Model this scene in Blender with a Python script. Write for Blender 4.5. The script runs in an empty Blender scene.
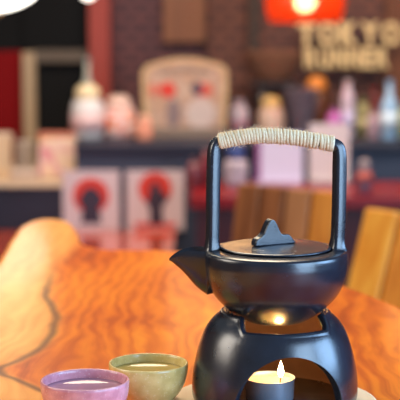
import bpy, bmesh, math, random
from mathutils import Vector, Matrix, noise
random.seed(7)
SC = bpy.context.scene
C = SC.collection
PI = math.pi
R = math.radians

# ------------------------------------------------------------------ camera
F = 1400.0; ZC = 1.35; PITCH = 7.2; ZT = 1.05      # ZT: top of the high table
def at(px, py, Y):
    a = R(PITCH)
    u = (px-200)/F; v = -(py-200)/F
    d = Vector((0, math.cos(a), -math.sin(a))) + Vector((u, 0, 0)) + v*Vector((0, math.sin(a), math.cos(a)))
    d *= Y/d.y
    return Vector((0, 0, ZC)) + d
def onz(px, py, z):
    p = at(px, py, 1.0) - Vector((0, 0, ZC))
    return Vector((0, 0, ZC)) + p*((z-ZC)/p.z)
def zat(py, Y): return at(200, py, Y).z
def xat(px, Y, py=150): return at(px, py, Y).x

cam = bpy.data.cameras.new('camera'); co = bpy.data.objects.new('camera', cam); C.objects.link(co)
co.location = (0, 0, ZC); co.rotation_euler = (R(90-PITCH), 0, 0)
cam.sensor_width = 24; cam.lens = F/400*24; cam.clip_start = .05
cam.dof.use_dof = True; cam.dof.focus_distance = 1.065; cam.dof.aperture_fstop = 6.8
SC.camera = co

# ------------------------------------------------------------------ helpers
def obj(name, bm, m, parent=None, smooth=False, loc=None):
    if isinstance(bm, bmesh.types.BMesh):
        me = bpy.data.meshes.new(name)
        bmesh.ops.recalc_face_normals(bm, faces=bm.faces)
        bm.to_mesh(me); bm.free()
    else: me = bm
    for mm in (m if isinstance(m, (list, tuple)) else [m]): me.materials.append(mm)
    if smooth:
        for p in me.polygons: p.use_smooth = True
    o = bpy.data.objects.new(name, me); C.objects.link(o)
    if parent is not None: o.parent = parent
    if loc is not None: o.location = loc
    return o
def tag(o, label=None, cat=None, group=None, kind=None):
    if label: o['label'] = label
    if cat: o['category'] = cat
    if group: o['group'] = group
    if kind: o['kind'] = kind
    return o
def thing(name, label, cat, loc=(0, 0, 0), rz=0, group=None):
    o = bpy.data.objects.new(name, None); C.objects.link(o)
    o.location = loc; o.rotation_euler = (0, 0, rz); o.empty_display_size = .05
    return tag(o, label, cat, group)
def struct(name, bm, m, **k):
    return tag(obj(name, bm, m, **k), kind='structure')
def BM(): return bmesh.new()
def box(bm, c, s, bev=0, rot=None, mi=0):
    r = bmesh.ops.create_cube(bm, size=1)
    vs = r['verts']
    bmesh.ops.scale(bm, vec=s, verts=vs)
    if bev:
        es = list({e for v in vs for e in v.link_edges})
        q = bmesh.ops.bevel(bm, geom=es, offset=bev, segments=2, affect='EDGES', profile=.6)
        vs = list({v for f in q['faces'] for v in f.verts} | {v for v in vs if v.is_valid})
        # collect whole island
        seen = set(vs); st = list(vs)
        while st:
            v = st.pop()
            for e in v.link_edges:
                w = e.other_vert(v)
                if w not in seen: seen.add(w); st.append(w)
        vs = list(seen)
    if rot is not None: bmesh.ops.transform(bm, matrix=rot, verts=vs)
    bmesh.ops.translate(bm, vec=c, verts=vs)
    if mi:
        for f in {f for v in vs for f in v.link_faces}: f.material_index = mi
    return bm
def boxx(x0, x1, y0, y1, z0, z1, bev=0, bm=None):
    bm = bm or BM()
    return box(bm, ((x0+x1)/2, (y0+y1)/2, (z0+z1)/2), (x1-x0, y1-y0, z1-z0), bev)
def lathe(prof, n=64, bm=None, c=(0, 0, 0), wob=0, seed=0):
    bm = bm or BM(); rings = []
    for (r, z) in prof:
        if r < 1e-6: rings.append([bm.verts.new((c[0], c[1], c[2]+z))]); continue
        ring = []
        for i in range(n):
            a = 2*PI*i/n
            k = 1+wob*noise.noise(Vector((math.cos(a)*1.3+seed, math.sin(a)*1.3, z*40)))
            ring.append(bm.verts.new((c[0]+r*k*math.cos(a), c[1]+r*k*math.sin(a), c[2]+z)))
        rings.append(ring)
    for a, b in zip(rings, rings[1:]):
        if len(a) == 1 and len(b) == 1: continue
        for i in range(n):
            j = (i+1) % n
            if len(a) == 1: bm.faces.new((a[0], b[i], b[j]))
            elif len(b) == 1: bm.faces.new((a[i], a[j], b[0]))
            else: bm.faces.new((a[i], a[j], b[j], b[i]))
    return bm
def spl(pts, n=8):
    """Catmull-Rom through points (tuples of any dimension)"""
    out = []
    P = [pts[0]] + list(pts) + [pts[-1]]
    for i in range(1, len(P)-2):
        for k in range(n):
            t = k/n
            out.append(tuple(.5*((2*b)+(-a+c)*t+(2*a-5*b+4*c-d)*t*t+(-a+3*b-3*c+d)*t**3) for a, b, c, d in zip(P[i-1], P[i], P[i+1], P[i+2])))
    out.append(tuple(pts[-1]))
    return out
def tube(bm, path, rad, n=8, caps=True, sect=None):
    """sweep a circle (or sect: list of (u,v) unit offsets) along path; rad float or list"""
    path = [Vector(p) for p in path]; rings = []
    up0 = Vector((0, 1, 0)); prevn = None
    for i, p in enumerate(path):
        t = (path[min(i+1, len(path)-1)]-path[max(i-1, 0)]).normalized()
        if prevn is None:
            nrm = t.cross(up0)
            if nrm.length < 1e-3: nrm = t.cross(Vector((1, 0, 0)))
            nrm.normalize()
        else:
            nrm = (prevn - t*prevn.dot(t)).normalized()
        prevn = nrm; bn = t.cross(nrm)
        r = rad[i] if isinstance(rad, (list, tuple)) else rad
        s = sect or [(math.cos(2*PI*k/n), math.sin(2*PI*k/n)) for k in range(n)]
        if isinstance(r, (list, tuple)): ru, rv = r
        else: ru = rv = r
        rings.append([bm.verts.new(p+nrm*u*ru+bn*v*rv) for u, v in s])
    m = len(rings[0])
    for a, b in zip(rings, rings[1:]):
        for i in range(m):
            j = (i+1) % m
            bm.faces.new((a[i], a[j], b[j], b[i]))
    if caps: bm.faces.new(rings[0]); bm.faces.new(rings[-1])
    return bm
def prism(bm, poly, d0, d1, axis='y'):
    """extrude a polygon of (u,v) in xz (axis y) or xy (axis z)"""
    def P(u, v, d): return (u, d, v) if axis == 'y' else (u, v, d)
    a = [bm.verts.new(P(u, v, d0)) for u, v in poly]; b = [bm.verts.new(P(u, v, d1)) for u, v in poly]
    bm.faces.new(a); bm.faces.new(b)
    for i in range(len(poly)):
        j = (i+1) % len(poly); bm.faces.new((a[i], a[j], b[j], b[i]))
    return bm
def bevel_mod(o, w, seg=3, ang=35):
    m = o.modifiers.new('bevel', 'BEVEL'); m.width = w; m.segments = seg; m.limit_method = 'ANGLE'; m.angle_limit = R(ang)
def wnorm(o):
    o.modifiers.new('wn', 'WEIGHTED_NORMAL')

# ------------------------------------------------------------------ materials
def srgb(r, g, b):
    f = lambda c: (c/255/12.92 if c/255 <= .04045 else ((c/255+.055)/1.055)**2.4)
    return (f(r), f(g), f(b), 1)
def nt(name):
    m = bpy.data.materials.new(name); m.use_nodes = True
    t = m.node_tree; return m, t, t.nodes['Principled BSDF']
def N(t, kind, **kw):
    n = t.nodes.new(kind)
    for k, v in kw.items():
        if k in n.inputs: n.inputs[k].default_value = v
        else: setattr(n, k, v)
    return n
def plain(name, col, rough=.5, spec=.5, metal=0, var=.12, scale=30, bump=0, coat=0, emis=None, estr=0, trans=0, sss=0):
    m, t, b = nt(name)
    tc = N(t, 'ShaderNodeTexCoord'); nz = N(t, 'ShaderNodeTexNoise', Scale=scale, Detail=4.0)
    t.links.new(tc.outputs['Object'], nz.inputs['Vector'])
    mx = N(t, 'ShaderNodeMix', data_type='RGBA')
    mx.inputs[6].default_value = tuple(c*(1-var) for c in col[:3])+(1,)
    mx.inputs[7].default_value = tuple(min(1, c*(1+var)) for c in col[:3])+(1,)
    t.links.new(nz.outputs['Fac'], mx.inputs[0]); t.links.new(mx.outputs[2], b.inputs['Base Color'])
    b.inputs['Roughness'].default_value = rough; b.inputs['Specular IOR Level'].default_value = spec
    b.inputs['Metallic'].default_value = metal; b.inputs['Coat Weight'].default_value = coat
    b.inputs['Transmission Weight'].default_value = trans
    if sss: b.inputs['Subsurface Weight'].default_value = sss; b.inputs['Subsurface Radius'].default_value = (.01, .006, .003)
    if emis: b.inputs['Emission Color'].default_value = emis; b.inputs['Emission Strength'].default_value = estr
    if bump:
        bp = N(t, 'ShaderNodeBump', Strength=bump, Distance=.001); t.links.new(nz.outputs['Fac'], bp.inputs['Height'])
        t.links.new(bp.outputs['Normal'], b.inputs['Normal'])
    return m

def glaze_black():
    m, t, b = nt('black_blue_matte_glaze')
    b.inputs['Coat Weight'].default_value = .25; b.inputs['Coat Roughness'].default_value = .20
    tc = N(t, 'ShaderNodeTexCoord')
    n1 = N(t, 'ShaderNodeTexNoise', Scale=900.0, Detail=2.0); n2 = N(t, 'ShaderNodeTexNoise', Scale=60.0, Detail=3.0)
    vo = N(t, 'ShaderNodeTexVoronoi', Scale=110.0)
    for n in (n1, n2, vo): t.links.new(tc.outputs['Object'], n.inputs['Vector'])
    cr = N(t, 'ShaderNodeValToRGB'); cr.color_ramp.elements[0].position = .35; cr.color_ramp.elements[1].position = .7
    cr.color_ramp.elements[0].color = (.006, .010, .019, 1); cr.color_ramp.elements[1].color = (.012, .020, .036, 1)
    t.links.new(n2.outputs['Fac'], cr.inputs['Fac'])
    sp = N(t, 'ShaderNodeMapRange'); sp.inputs[1].default_value = .03; sp.inputs[2].default_value = .09; sp.inputs[3].default_value = 1; sp.inputs[4].default_value = 0
    t.links.new(vo.outputs['Distance'], sp.inputs[0])
    mx = N(t, 'ShaderNodeMix', data_type='RGBA'); mx.inputs[7].default_value = (.05, .06, .075, 1)
    t.links.new(sp.outputs[0], mx.inputs[0]); t.links.new(cr.outputs['Color'], mx.inputs[6]); t.links.new(mx.outputs[2], b.inputs['Base Color'])
    rr = N(t, 'ShaderNodeMapRange'); rr.inputs[3].default_value = .30; rr.inputs[4].default_value = .22
    t.links.new(n2.outputs['Fac'], rr.inputs[0]); t.links.new(rr.outputs[0], b.inputs['Roughness'])
    bp = N(t, 'ShaderNodeBump', Strength=.25, Distance=.0004); t.links.new(n1.outputs['Fac'], bp.inputs['Height'])
    t.links.new(bp.outputs['Normal'], b.inputs['Normal'])
    b.inputs['Specular IOR Level'].default_value = .75
    return m

def slab_wood(boundary):
    """figured orange hardwood with a pale sapwood margin on its left side and a pale near corner; boundary: [(y, x)] of the heartwood line"""
    m, t, b = nt('figured_orange_wood'); L = t.links
    tc = N(t, 'ShaderNodeTexCoord'); sep = N(t, 'ShaderNodeSeparateXYZ'); L.new(tc.outputs['Object'], sep.inputs[0])
    warp = N(t, 'ShaderNodeTexNoise', Scale=5.0, Detail=3.0, Roughness=.55)
    mp = N(t, 'ShaderNodeMapping'); mp.inputs['Scale'].default_value = (1.3, .55, 1); L.new(tc.outputs['Object'], mp.inputs[0]); L.new(mp.outputs[0], warp.inputs['Vector'])
    sc = N(t, 'ShaderNodeVectorMath', operation='SCALE'); sc.inputs['Scale'].default_value = .16; L.new(warp.outputs['Color'], sc.inputs[0])
    ad = N(t, 'ShaderNodeVectorMath', operation='ADD'); L.new(mp.outputs[0], ad.inputs[0]); L.new(sc.outputs[0], ad.inputs[1])
    wv = N(t, 'ShaderNodeTexWave', wave_type='BANDS', bands_direction='X', Scale=14.0, Distortion=5.0, Detail=3.0)
    wv.inputs['Detail Scale'].default_value = 1.2; L.new(ad.outputs[0], wv.inputs['Vector'])
    mp2 = N(t, 'ShaderNodeMapping'); mp2.inputs['Scale'].default_value = (260, 30, 1); L.new(ad.outputs[0], mp2.inputs[0])
    fine = N(t, 'ShaderNodeTexNoise', Scale=1.0, Detail=4.0); L.new(mp2.outputs[0], fine.inputs['Vector'])
    cloud = N(t, 'ShaderNodeTexNoise', Scale=9.0, Detail=3.0); L.new(ad.outputs[0], cloud.inputs['Vector'])
    a1 = N(t, 'ShaderNodeMath', operation='MULTIPLY_ADD'); a1.inputs[1].default_value = .17; L.new(wv.outputs['Fac'], a1.inputs[0])
    a2 = N(t, 'ShaderNodeMath', operation='MULTIPLY'); a2.inputs[1].default_value = .30; L.new(fine.outputs['Fac'], a2.inputs[0]); L.new(a2.outputs[0], a1.inputs[2])
    a3 = N(t, 'ShaderNodeMath', operation='MULTIPLY_ADD'); a3.inputs[1].default_value = .75; L.new(cloud.outputs['Fac'], a3.inputs[0]); L.new(a1.outputs[0], a3.inputs[2])
    cr = N(t, 'ShaderNodeValToRGB'); e = cr.color_ramp.elements
    e[0].position = .30; e[0].color = (.34, .045, .002, 1)
    e[1].position = .95; e[1].color = (1.0, .33, .014, 1)
    for p, c in ((.48, (.60, .095, .004, 1)), (.68, (.84, .19, .007, 1))):
        x = e.new(p); x.color = c
    L.new(a3.outputs[0], cr.inputs['Fac'])
    # heartwood/sapwood boundary x = f(y)
    y0, y1, x0, x1 = .4, 2.2, -.5, .1
    ny = N(t, 'ShaderNodeMapRange'); ny.inputs[1].default_value = y0; ny.inputs[2].default_value = y1; L.new(sep.outputs['Y'], ny.inputs[0])
    fc = N(t, 'ShaderNodeFloatCurve'); cu = fc.mapping.curves[0]
    pts = sorted(((y-y0)/(y1-y0), (x-x0)/(x1-x0)) for y, x in boundary)
    cu.points[0].location = (0, pts[0][1]); cu.points[1].location = (1, pts[-1][1])
    for p in pts: cu.points.new(*p)
    fc.mapping.update(); L.new(ny.outputs[0], fc.inputs['Value'])
    fx = N(t, 'ShaderNodeMapRange'); fx.inputs[3].default_value = x0; fx.inputs[4].default_value = x1; L.new(fc.outputs[0], fx.inputs[0])
    wn = N(t, 'ShaderNodeTexNoise', Scale=14.0, Detail=4.0); L.new(tc.outputs['Object'], wn.inputs['Vector'])
    w2 = N(t, 'ShaderNodeMath', operation='MULTIPLY_ADD'); w2.inputs[1].default_value = .014; w2.inputs[2].default_value = -.007; L.new(wn.outputs['Fac'], w2.inputs[0])
    d = N(t, 'ShaderNodeMath', operation='SUBTRACT'); L.new(sep.outputs['X'], d.inputs[0]); L.new(fx.outputs[0], d.inputs[1])
    d2 = N(t, 'ShaderNodeMath', operation='ADD'); L.new(d.outputs[0], d2.inputs[0]); L.new(w2.outputs[0], d2.inputs[1])
    sap = N(t, 'ShaderNodeMapRange'); sap.inputs[1].default_value = -.012; sap.inputs[2].default_value = .012; sap.inputs[3].default_value = 1; sap.inputs[4].default_value = 0
    L.new(d2.outputs[0], sap.inputs[0])
    sr = N(t, 'ShaderNodeValToRGB'); sr.color_ramp.elements[0].color = (.84, .27, .035, 1); sr.color_ramp.elements[1].color = (.98, .50, .12, 1)
    sr.color_ramp.elements[0].position = .35; sr.color_ramp.elements[1].position = .85; L.new(a3.outputs[0], sr.inputs['Fac'])
    m1 = N(t, 'ShaderNodeMix', data_type='RGBA'); L.new(sap.outputs[0], m1.inputs[0]); L.new(cr.outputs['Color'], m1.inputs[6]); L.new(sr.outputs['Color'], m1.inputs[7])
    # dark bark line, near half only
    ab = N(t, 'ShaderNodeMath', operation='ABSOLUTE'); L.new(d2.outputs[0], ab.inputs[0])
    ln = N(t, 'ShaderNodeMapRange'); ln.inputs[1].default_value = .001; ln.inputs[2].default_value = .0065; ln.inputs[3].default_value = .8; ln.inputs[4].default_value = 0; L.new(ab.outputs[0], ln.inputs[0])
    yk = N(t, 'ShaderNodeMapRange'); yk.inputs[1].default_value = 1.55; yk.inputs[2].default_value = 1.72; yk.inputs[3].default_value = 1; yk.inputs[4].default_value = 0; L.new(sep.outputs['Y'], yk.inputs[0])
    mu = N(t, 'ShaderNodeMath', operation='MULTIPLY'); L.new(ln.outputs[0], mu.inputs[0]); L.new(yk.outputs[0], mu.inputs[1])
    m2 = N(t, 'ShaderNodeMix', data_type='RGBA'); m2.inputs[7].default_value = (.10, .035, .015, 1); L.new(mu.outputs[0], m2.inputs[0]); L.new(m1.outputs[2], m2.inputs[6])
    L.new(m2.outputs[2], b.inputs['Base Color'])
    b.inputs['Roughness'].default_value = .34; b.inputs['Coat Weight'].default_value = .10; b.inputs['Coat Roughness'].default_value = .08; b.inputs['Specular IOR Level'].default_value = .12
    bp = N(t, 'ShaderNodeBump', Strength=.12, Distance=.001); L.new(a1.outputs[0], bp.inputs['Height']); L.new(bp.outputs['Normal'], b.inputs['Normal'])
    return m

def grain(name, c0, c1, rough=.45, sx=40, sy=3, sz=3, coat=0):
    m, t, b = nt(name); L = t.links
    tc = N(t, 'ShaderNodeTexCoord'); mp = N(t, 'ShaderNodeMapping'); mp.inputs['Scale'].default_value = (sx, sy, sz); L.new(tc.outputs['Object'], mp.inputs[0])
    nz = N(t, 'ShaderNodeTexNoise', Scale=1.0, Detail=5.0, Distortion=.6); L.new(mp.outputs[0], nz.inputs['Vector'])
    cr = N(t, 'ShaderNodeValToRGB'); cr.color_ramp.elements[0].position = .3; cr.color_ramp.elements[1].position = .7
    cr.color_ramp.elements[0].color = c0; cr.color_ramp.elements[1].color = c1
    L.new(nz.outputs['Fac'], cr.inputs['Fac']); L.new(cr.outputs['Color'], b.inputs['Base Color']); b.inputs['Roughness'].default_value = rough
    b.inputs['Coat Weight'].default_value = coat; b.inputs['Coat Roughness'].default_value = .08
    return m

def cup_glaze(name, col, dark, speck):
    m, t, b = nt(name); L = t.links
    tc = N(t, 'ShaderNodeTexCoord'); nz = N(t, 'ShaderNodeTexNoise', Scale=120.0, Detail=5.0); vo = N(t, 'ShaderNodeTexVoronoi', Scale=380.0)
    L.new(tc.outputs['Object'], nz.inputs['Vector']); L.new(tc.outputs['Object'], vo.inputs['Vector'])
    cr = N(t, 'ShaderNodeValToRGB'); cr.color_ramp.elements[0].position = .35; cr.color_ramp.elements[1].position = .68
    cr.color_ramp.elements[0].color = dark; cr.color_ramp.elements[1].color = col; L.new(nz.outputs['Fac'], cr.inputs['Fac'])
    sp = N(t, 'ShaderNodeMapRange'); sp.inputs[1].default_value = .1; sp.inputs[2].default_value = .3; sp.inputs[3].default_value = .6; sp.inputs[4].default_value = 0
    L.new(vo.outputs['Distance'], sp.inputs[0])
    mx = N(t, 'ShaderNodeMix', data_type='RGBA'); mx.inputs[7].default_value = speck; L.new(sp.outputs[0], mx.inputs[0]); L.new(cr.outputs['Color'], mx.inputs[6])
    L.new(mx.outputs[2], b.inputs['Base Color']); b.inputs['Roughness'].default_value = .26; b.inputs['Coat Weight'].default_value = .4; b.inputs['Coat Roughness'].default_value = .05
    bp = N(t, 'ShaderNodeBump', Strength=.15, Distance=.0006); L.new(nz.outputs['Fac'], bp.inputs['Height']); L.new(bp.outputs['Normal'], b.inputs['Normal'])
    return m

def tiled(name, c0, c1, c2, bw=.11, bh=.055, rough=.7):
    m, t, b = nt(name); L = t.links
    tc = N(t, 'ShaderNodeTexCoord'); mp = N(t, 'ShaderNodeMapping'); mp.inputs['Rotation'].default_value = (R(90), 0, 0)
    L.new(tc.outputs['Object'], mp.inputs[0])
    sx = N(t, 'ShaderNodeSeparateXYZ'); L.new(tc.outputs['Object'], sx.inputs[0])
    cx = N(t, 'ShaderNodeCombineXYZ'); L.new(sx.outputs['X'], cx.inputs['X']); L.new(sx.outputs['Z'], cx.inputs['Y'])
    br = N(t, 'ShaderNodeTexBrick', Scale=1.0); br.inputs['Color1'].default_value = c0; br.inputs['Color2'].default_value = c1; br.inputs['Mortar'].default_value = c2
    br.inputs['Brick Width'].default_value = bw; br.inputs['Row Height'].default_value = bh; br.inputs['Mortar Size'].default_value = .009
    L.new(cx.outputs[0], br.inputs['Vector']); L.new(br.outputs['Color'], b.inputs['Base Color']); b.inputs['Roughness'].default_value = rough
    bp = N(t, 'ShaderNodeBump', Strength=.4, Distance=.004, invert=True); L.new(br.outputs['Fac'], bp.inputs['Height']); L.new(bp.outputs['Normal'], b.inputs['Normal'])
    return m

def splotch(name, cols, scale=14, rough=.5):
    """printed wrapper in soft coloured patches"""
    m, t, b = nt(name); L = t.links
    tc = N(t, 'ShaderNodeTexCoord'); nz = N(t, 'ShaderNodeTexNoise', Scale=scale, Detail=1.0, Distortion=.8); L.new(tc.outputs['Object'], nz.inputs['Vector'])
    cr = N(t, 'ShaderNodeValToRGB'); cr.color_ramp.interpolation = 'B_SPLINE'; e = cr.color_ramp.elements
    e[0].position = .32; e[0].color = cols[0]; e[1].position = .68; e[1].color = cols[-1]
    for i, c in enumerate(cols[1:-1]):
        x = e.new(.32+.36*(i+1)/(len(cols)-1)); x.color = c
    L.new(nz.outputs['Fac'], cr.inputs['Fac']); L.new(cr.outputs['Color'], b.inputs['Base Color']); b.inputs['Roughness'].default_value = rough
    return m
def emit(name, col, s, c2=None):
    m = bpy.data.materials.new(name); m.use_nodes = True; t = m.node_tree; t.nodes.clear()
    o = t.nodes.new('ShaderNodeOutputMaterial'); e = t.nodes.new('ShaderNodeEmission'); e.inputs[0].default_value = col; e.inputs[1].default_value = s
    if c2:
        tc = N(t, 'ShaderNodeTexCoord'); sp = N(t, 'ShaderNodeSeparateXYZ'); t.links.new(tc.outputs['Generated'], sp.inputs[0])
        cr = N(t, 'ShaderNodeValToRGB'); cr.color_ramp.elements[0].color = c2; cr.color_ramp.elements[1].color = col; cr.color_ramp.elements[1].position = .4
        t.links.new(sp.outputs['Z'], cr.inputs['Fac']); t.links.new(cr.outputs['Color'], e.inputs[0])
    t.links.new(e.outputs[0], o.inputs[0]); return m

M = {}
M['pot'] = glaze_black()
M['clay'] = plain('brown_bare_clay', (.085, .034, .014, 1), .6, var=.2, scale=150)
M['rope'] = plain('natural_jute_rope', (1, .71, .48, 1), .9, .2, var=.3, scale=700, bump=.6)
M['fibre'] = plain('jute_fibre', (.95, .74, .50, 1), .9, .2)
M['wax'] = plain('molten_wax', (.95, .80, .45, 1), .25, .5, sss=.6, coat=.4)
M['alu'] = plain('dull_aluminium', (.30, .36, .45, 1), .42, .5, metal=.45, var=.2, scale=90, bump=.2)
M['wick'] = plain('charred_wick', (.02, .012, .01, 1), .9)
M['flame'] = emit('candle_flame', (1, .80, .42, 1), 60, (1, .45, .10, 1))
M['tray'] = grain('pale_beech_wood', (.84, .62, .38, 1), (.95, .76, .52, 1), .5, 60, 6, 6)
M['purple'] = cup_glaze('lilac_glaze', (.78, .36, .42, 1), (.60, .24, .30, 1), (.80, .55, .60, 1))
M['green'] = cup_glaze('olive_celadon_glaze', (.84, .68, .28, 1), (.68, .52, .18, 1), (.90, .78, .48, 1))
def tea(name, col):
    m, t, b = nt(name); b.inputs['Base Color'].default_value = col; b.inputs['Roughness'].default_value = .03; b.inputs['IOR'].default_value = 1.33
    nz = N(t, 'ShaderNodeTexNoise', Scale=60.0); tc = N(t, 'ShaderNodeTexCoord'); t.links.new(tc.outputs['Object'], nz.inputs['Vector'])
    bp = N(t, 'ShaderNodeBump', Strength=.08, Distance=.001); t.links.new(nz.outputs['Fac'], bp.inputs['Height']); t.links.new(bp.outputs['Normal'], b.inputs['Normal'])
    return m
M['tea_p'] = tea('tea_in_lilac_cup', (.42, .22, .30, 1)); M['tea_g'] = tea('tea_in_olive_cup', (.55, .40, .12, 1))
M['navy'] = grain('slate_blue_board', srgb(38, 44, 60), srgb(58, 66, 86), .5, 3, 3, 60)
M['navy_d'] = grain('dark_navy_board', srgb(22, 24, 38), srgb(34, 38, 56), .5, 3, 3, 60)
M['ledge'] = plain('pale_ledge_board', srgb(205, 180, 150), .5)
M['red'] = plain('red_laminate', srgb(128, 6, 12), .35, coat=.2)
M['redp'] = plain('deep_red_panel', srgb(118, 0, 3), .8, .2, var=.05, scale=3)
M['redpost'] = plain('brick_red_paint', srgb(150, 55, 42), .6)
M['black'] = plain('dark_opening_black', (.004, .004, .004, 1), .8, .2)
M['char'] = plain('charcoal_plaster', (.005, .005, .005, 1), .9, .2, var=.4, scale=2)
M['beige'] = plain('beige_paint', srgb(170, 145, 112), .7)
M['lintel'] = plain('dim_beige_paint', srgb(92, 78, 64), .7)
M['plum'] = tiled('plum_brick', srgb(112, 62, 60), srgb(96, 54, 56), srgb(50, 30, 34), .09, .045)
M['brown'] = tiled('brown_brick', srgb(122, 70, 50), srgb(104, 58, 44), srgb(60, 34, 28), .09, .045)
M['panel'] = grain('brown_panel', srgb(140, 88, 54), srgb(112, 68, 44), .6, 6, 3, 1)
M['ochre'] = grain('ochre_panel', srgb(120, 66, 18), srgb(96, 48, 14), .6, 6, 3, 1)
M['dkpost'] = plain('dark_olive_post', srgb(60, 44, 34), .7)
M['floor'] = grain('dark_floor_boards', (.05, .02, .012, 1), (.10, .04, .022, 1), .4, 12, 1.5, 3)
M['side'] = plain('warm_plaster', srgb(120, 84, 62), .85, scale=3)
M['metal'] = plain('black_steel', (.02, .02, .022, 1), .4, metal=.5)
M['gold'] = grain('golden_oak_board', srgb(214, 130, 32), srgb(246, 184, 76), .4, 22, 22, 1.2, .2)
M['gold2'] = grain('amber_oak_board', srgb(186, 106, 30), srgb(226, 148, 56), .4, 22, 22, 1.2, .2)
M['brn'] = grain('brown_oak_board', srgb(110, 60, 30), srgb(160, 96, 52), .4, 22, 22, 1.2, .2)
M['brn2'] = grain('light_brown_oak', srgb(150, 96, 56), srgb(190, 130, 84), .4, 22, 22, 1.2, .2)
M['letter'] = plain('brass_letter', srgb(232, 196, 136), .6)
M['card'] = plain('off_white_card', srgb(196, 178, 180), .7, var=.04)
M['cardred'] = plain('red_print', srgb(196, 52, 40), .7); M['carddk'] = plain('dark_print', srgb(48, 40, 58), .7)
M['cream'] = plain('cream_ceramic', srgb(226, 204, 160), .4); M['white'] = plain('white_ceramic', srgb(214, 208, 204), .4)

# ------------------------------------------------------------------ the high table
def T(px, py): v = onz(px, py, ZT); return (v.x, v.y)
outline = [(-.34, .42), (-.36, .8), (-.32, 1.15), (-.30, 1.45), T(-22, 290), T(-4, 262), T(10, 240), T(22, 225), T(34, 219.5), T(54, 218.5), T(70, 222), T(77, 232), T(84, 243), T(106, 248.5), T(150, 249.5),
           T(200, 252), T(250, 257), T(300, 268), T(345, 284.5), T(372, 294), T(400, 306), T(425, 322), (.30, 1.15), (.36, .8), (.36, .42)]
oc = spl(outline + [outline[0]], 5)[:-1]
oc = [(x+.004*noise.noise(Vector((x*14, y*14, 2))), y+.004*noise.noise(Vector((x*14, y*14, 9)))) for x, y in oc]
bnd = [(.42, .02)] + [(T(px, py)[1], T(px, py)[0]) for px, py in ((62, 402), (42, 390), (14, 379), (0, 371), (22, 360), (46, 341), (55, 318), (47, 292), (58, 262), (74, 245), (76, 225))]  # nearest points swing right, taking the pale tone into the front left corner
M['slab'] = slab_wood(bnd)
tb = thing('bar_table', 'large live-edge slab table of glossy orange wood carrying the teapot', 'table', (0, 0, 0))
bm = BM()
def ring(z, k):
    out = []
    n = len(oc)
    for i, (x, y) in enumerate(oc):
        a = Vector(oc[i-1]); c = Vector(oc[(i+1) % n]); d = (c-a).normalized(); nn = Vector((-d.y, d.x))
        out.append(bm.verts.new((x-nn.x*k*-1, y-nn.y*k*-1, z)))
    return out
rs = [ring(ZT-.055, -.012), ring(ZT-.03, -.002), ring(ZT-.006, .0), ring(ZT-.0015, -.0035), ring(ZT, -.008)]
ar = sum(x0*y1-x1*y0 for (x0, y0), (x1, y1) in zip(oc, oc[1:]+oc[:1]))
if ar < 0:   # inward normal on the other side: rebuild flipped
    pass
else:
    bm.free(); bm = BM()
    rs = [ring(ZT-.055, .012), ring(ZT-.03, .002), ring(ZT-.006, .0), ring(ZT-.0015, .0035), ring(ZT, .008)]
for a, b in zip(rs, rs[1:]):
    for i in range(len(a)):
        j = (i+1) % len(a); bm.faces.new((a[i], a[j], b[j], b[i]))
bm.faces.new(rs[-1]); bm.faces.new(list(reversed(rs[0])))
bmesh.ops.triangulate(bm, faces=[f for f in bm.faces if len(f.verts) > 4])
obj('tabletop', bm, M['slab'], tb)
for x, y in ((-.2, .6), (.2, .6), (-.19, 1.72), (.0, 1.5)):
    bm = BM(); prof = [(.0, 0), (.022, 0), (.024, .004), (.019, .2), (.024, .7), (.034, ZT-.10), (.04, ZT-.0555), (0, ZT-.0555)]
    lathe(prof, 20, bm, (x, y, 0)); obj('leg', bm, M['metal'], tb, True)

# ------------------------------------------------------------------ tray, stand, candle, pot
PX, PY = .0595, 1.08
tr = obj('tray', lathe([(0, 0), (.079, 0), (.082, .0015), (.083, .0032), (.082, .0045), (.080, .0049), (.077, .0042), (0, .0042)], 96), M['tray'], smooth=True, loc=(PX-.002, PY-.004, ZT))
tag(tr, 'round pale wooden tray under the black candle stand', 'tray')
ZB = ZT+.0045
stand = thing('teapot_warmer', 'black ceramic teapot warmer with arched opening and raised prongs, candle inside', 'teapot warmer', (PX-.0005, PY, ZB), R(9))
def sstep(a, b, x):
    t = max(0, min(1, (x-a)/(b-a))); return t*t*(3-2*t)
outp = spl([(.0630, 0), (.0652, .006), (.0648, .020), (.0628, .032), (.0598, .044), (.0555, .056), (.0510, .0630), (.0462, .0680), (.0425, .0705), (.0395, .0722), (.036, .0738), (.030, .0755)], 12)
def Rz(z):
    for (r0, z0), (r1, z1) in zip(outp, outp[1:]):
        if z0 <= z <= z1 and z1 > z0: return r0+(r1-r0)*(z-z0)/(z1-z0)
    return outp[-1][0] if z > outp[-1][1] else outp[0][0]
bm = BM(); ths = []
AH = R(41)
for i in range(241):
    ths.append(i)
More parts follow.
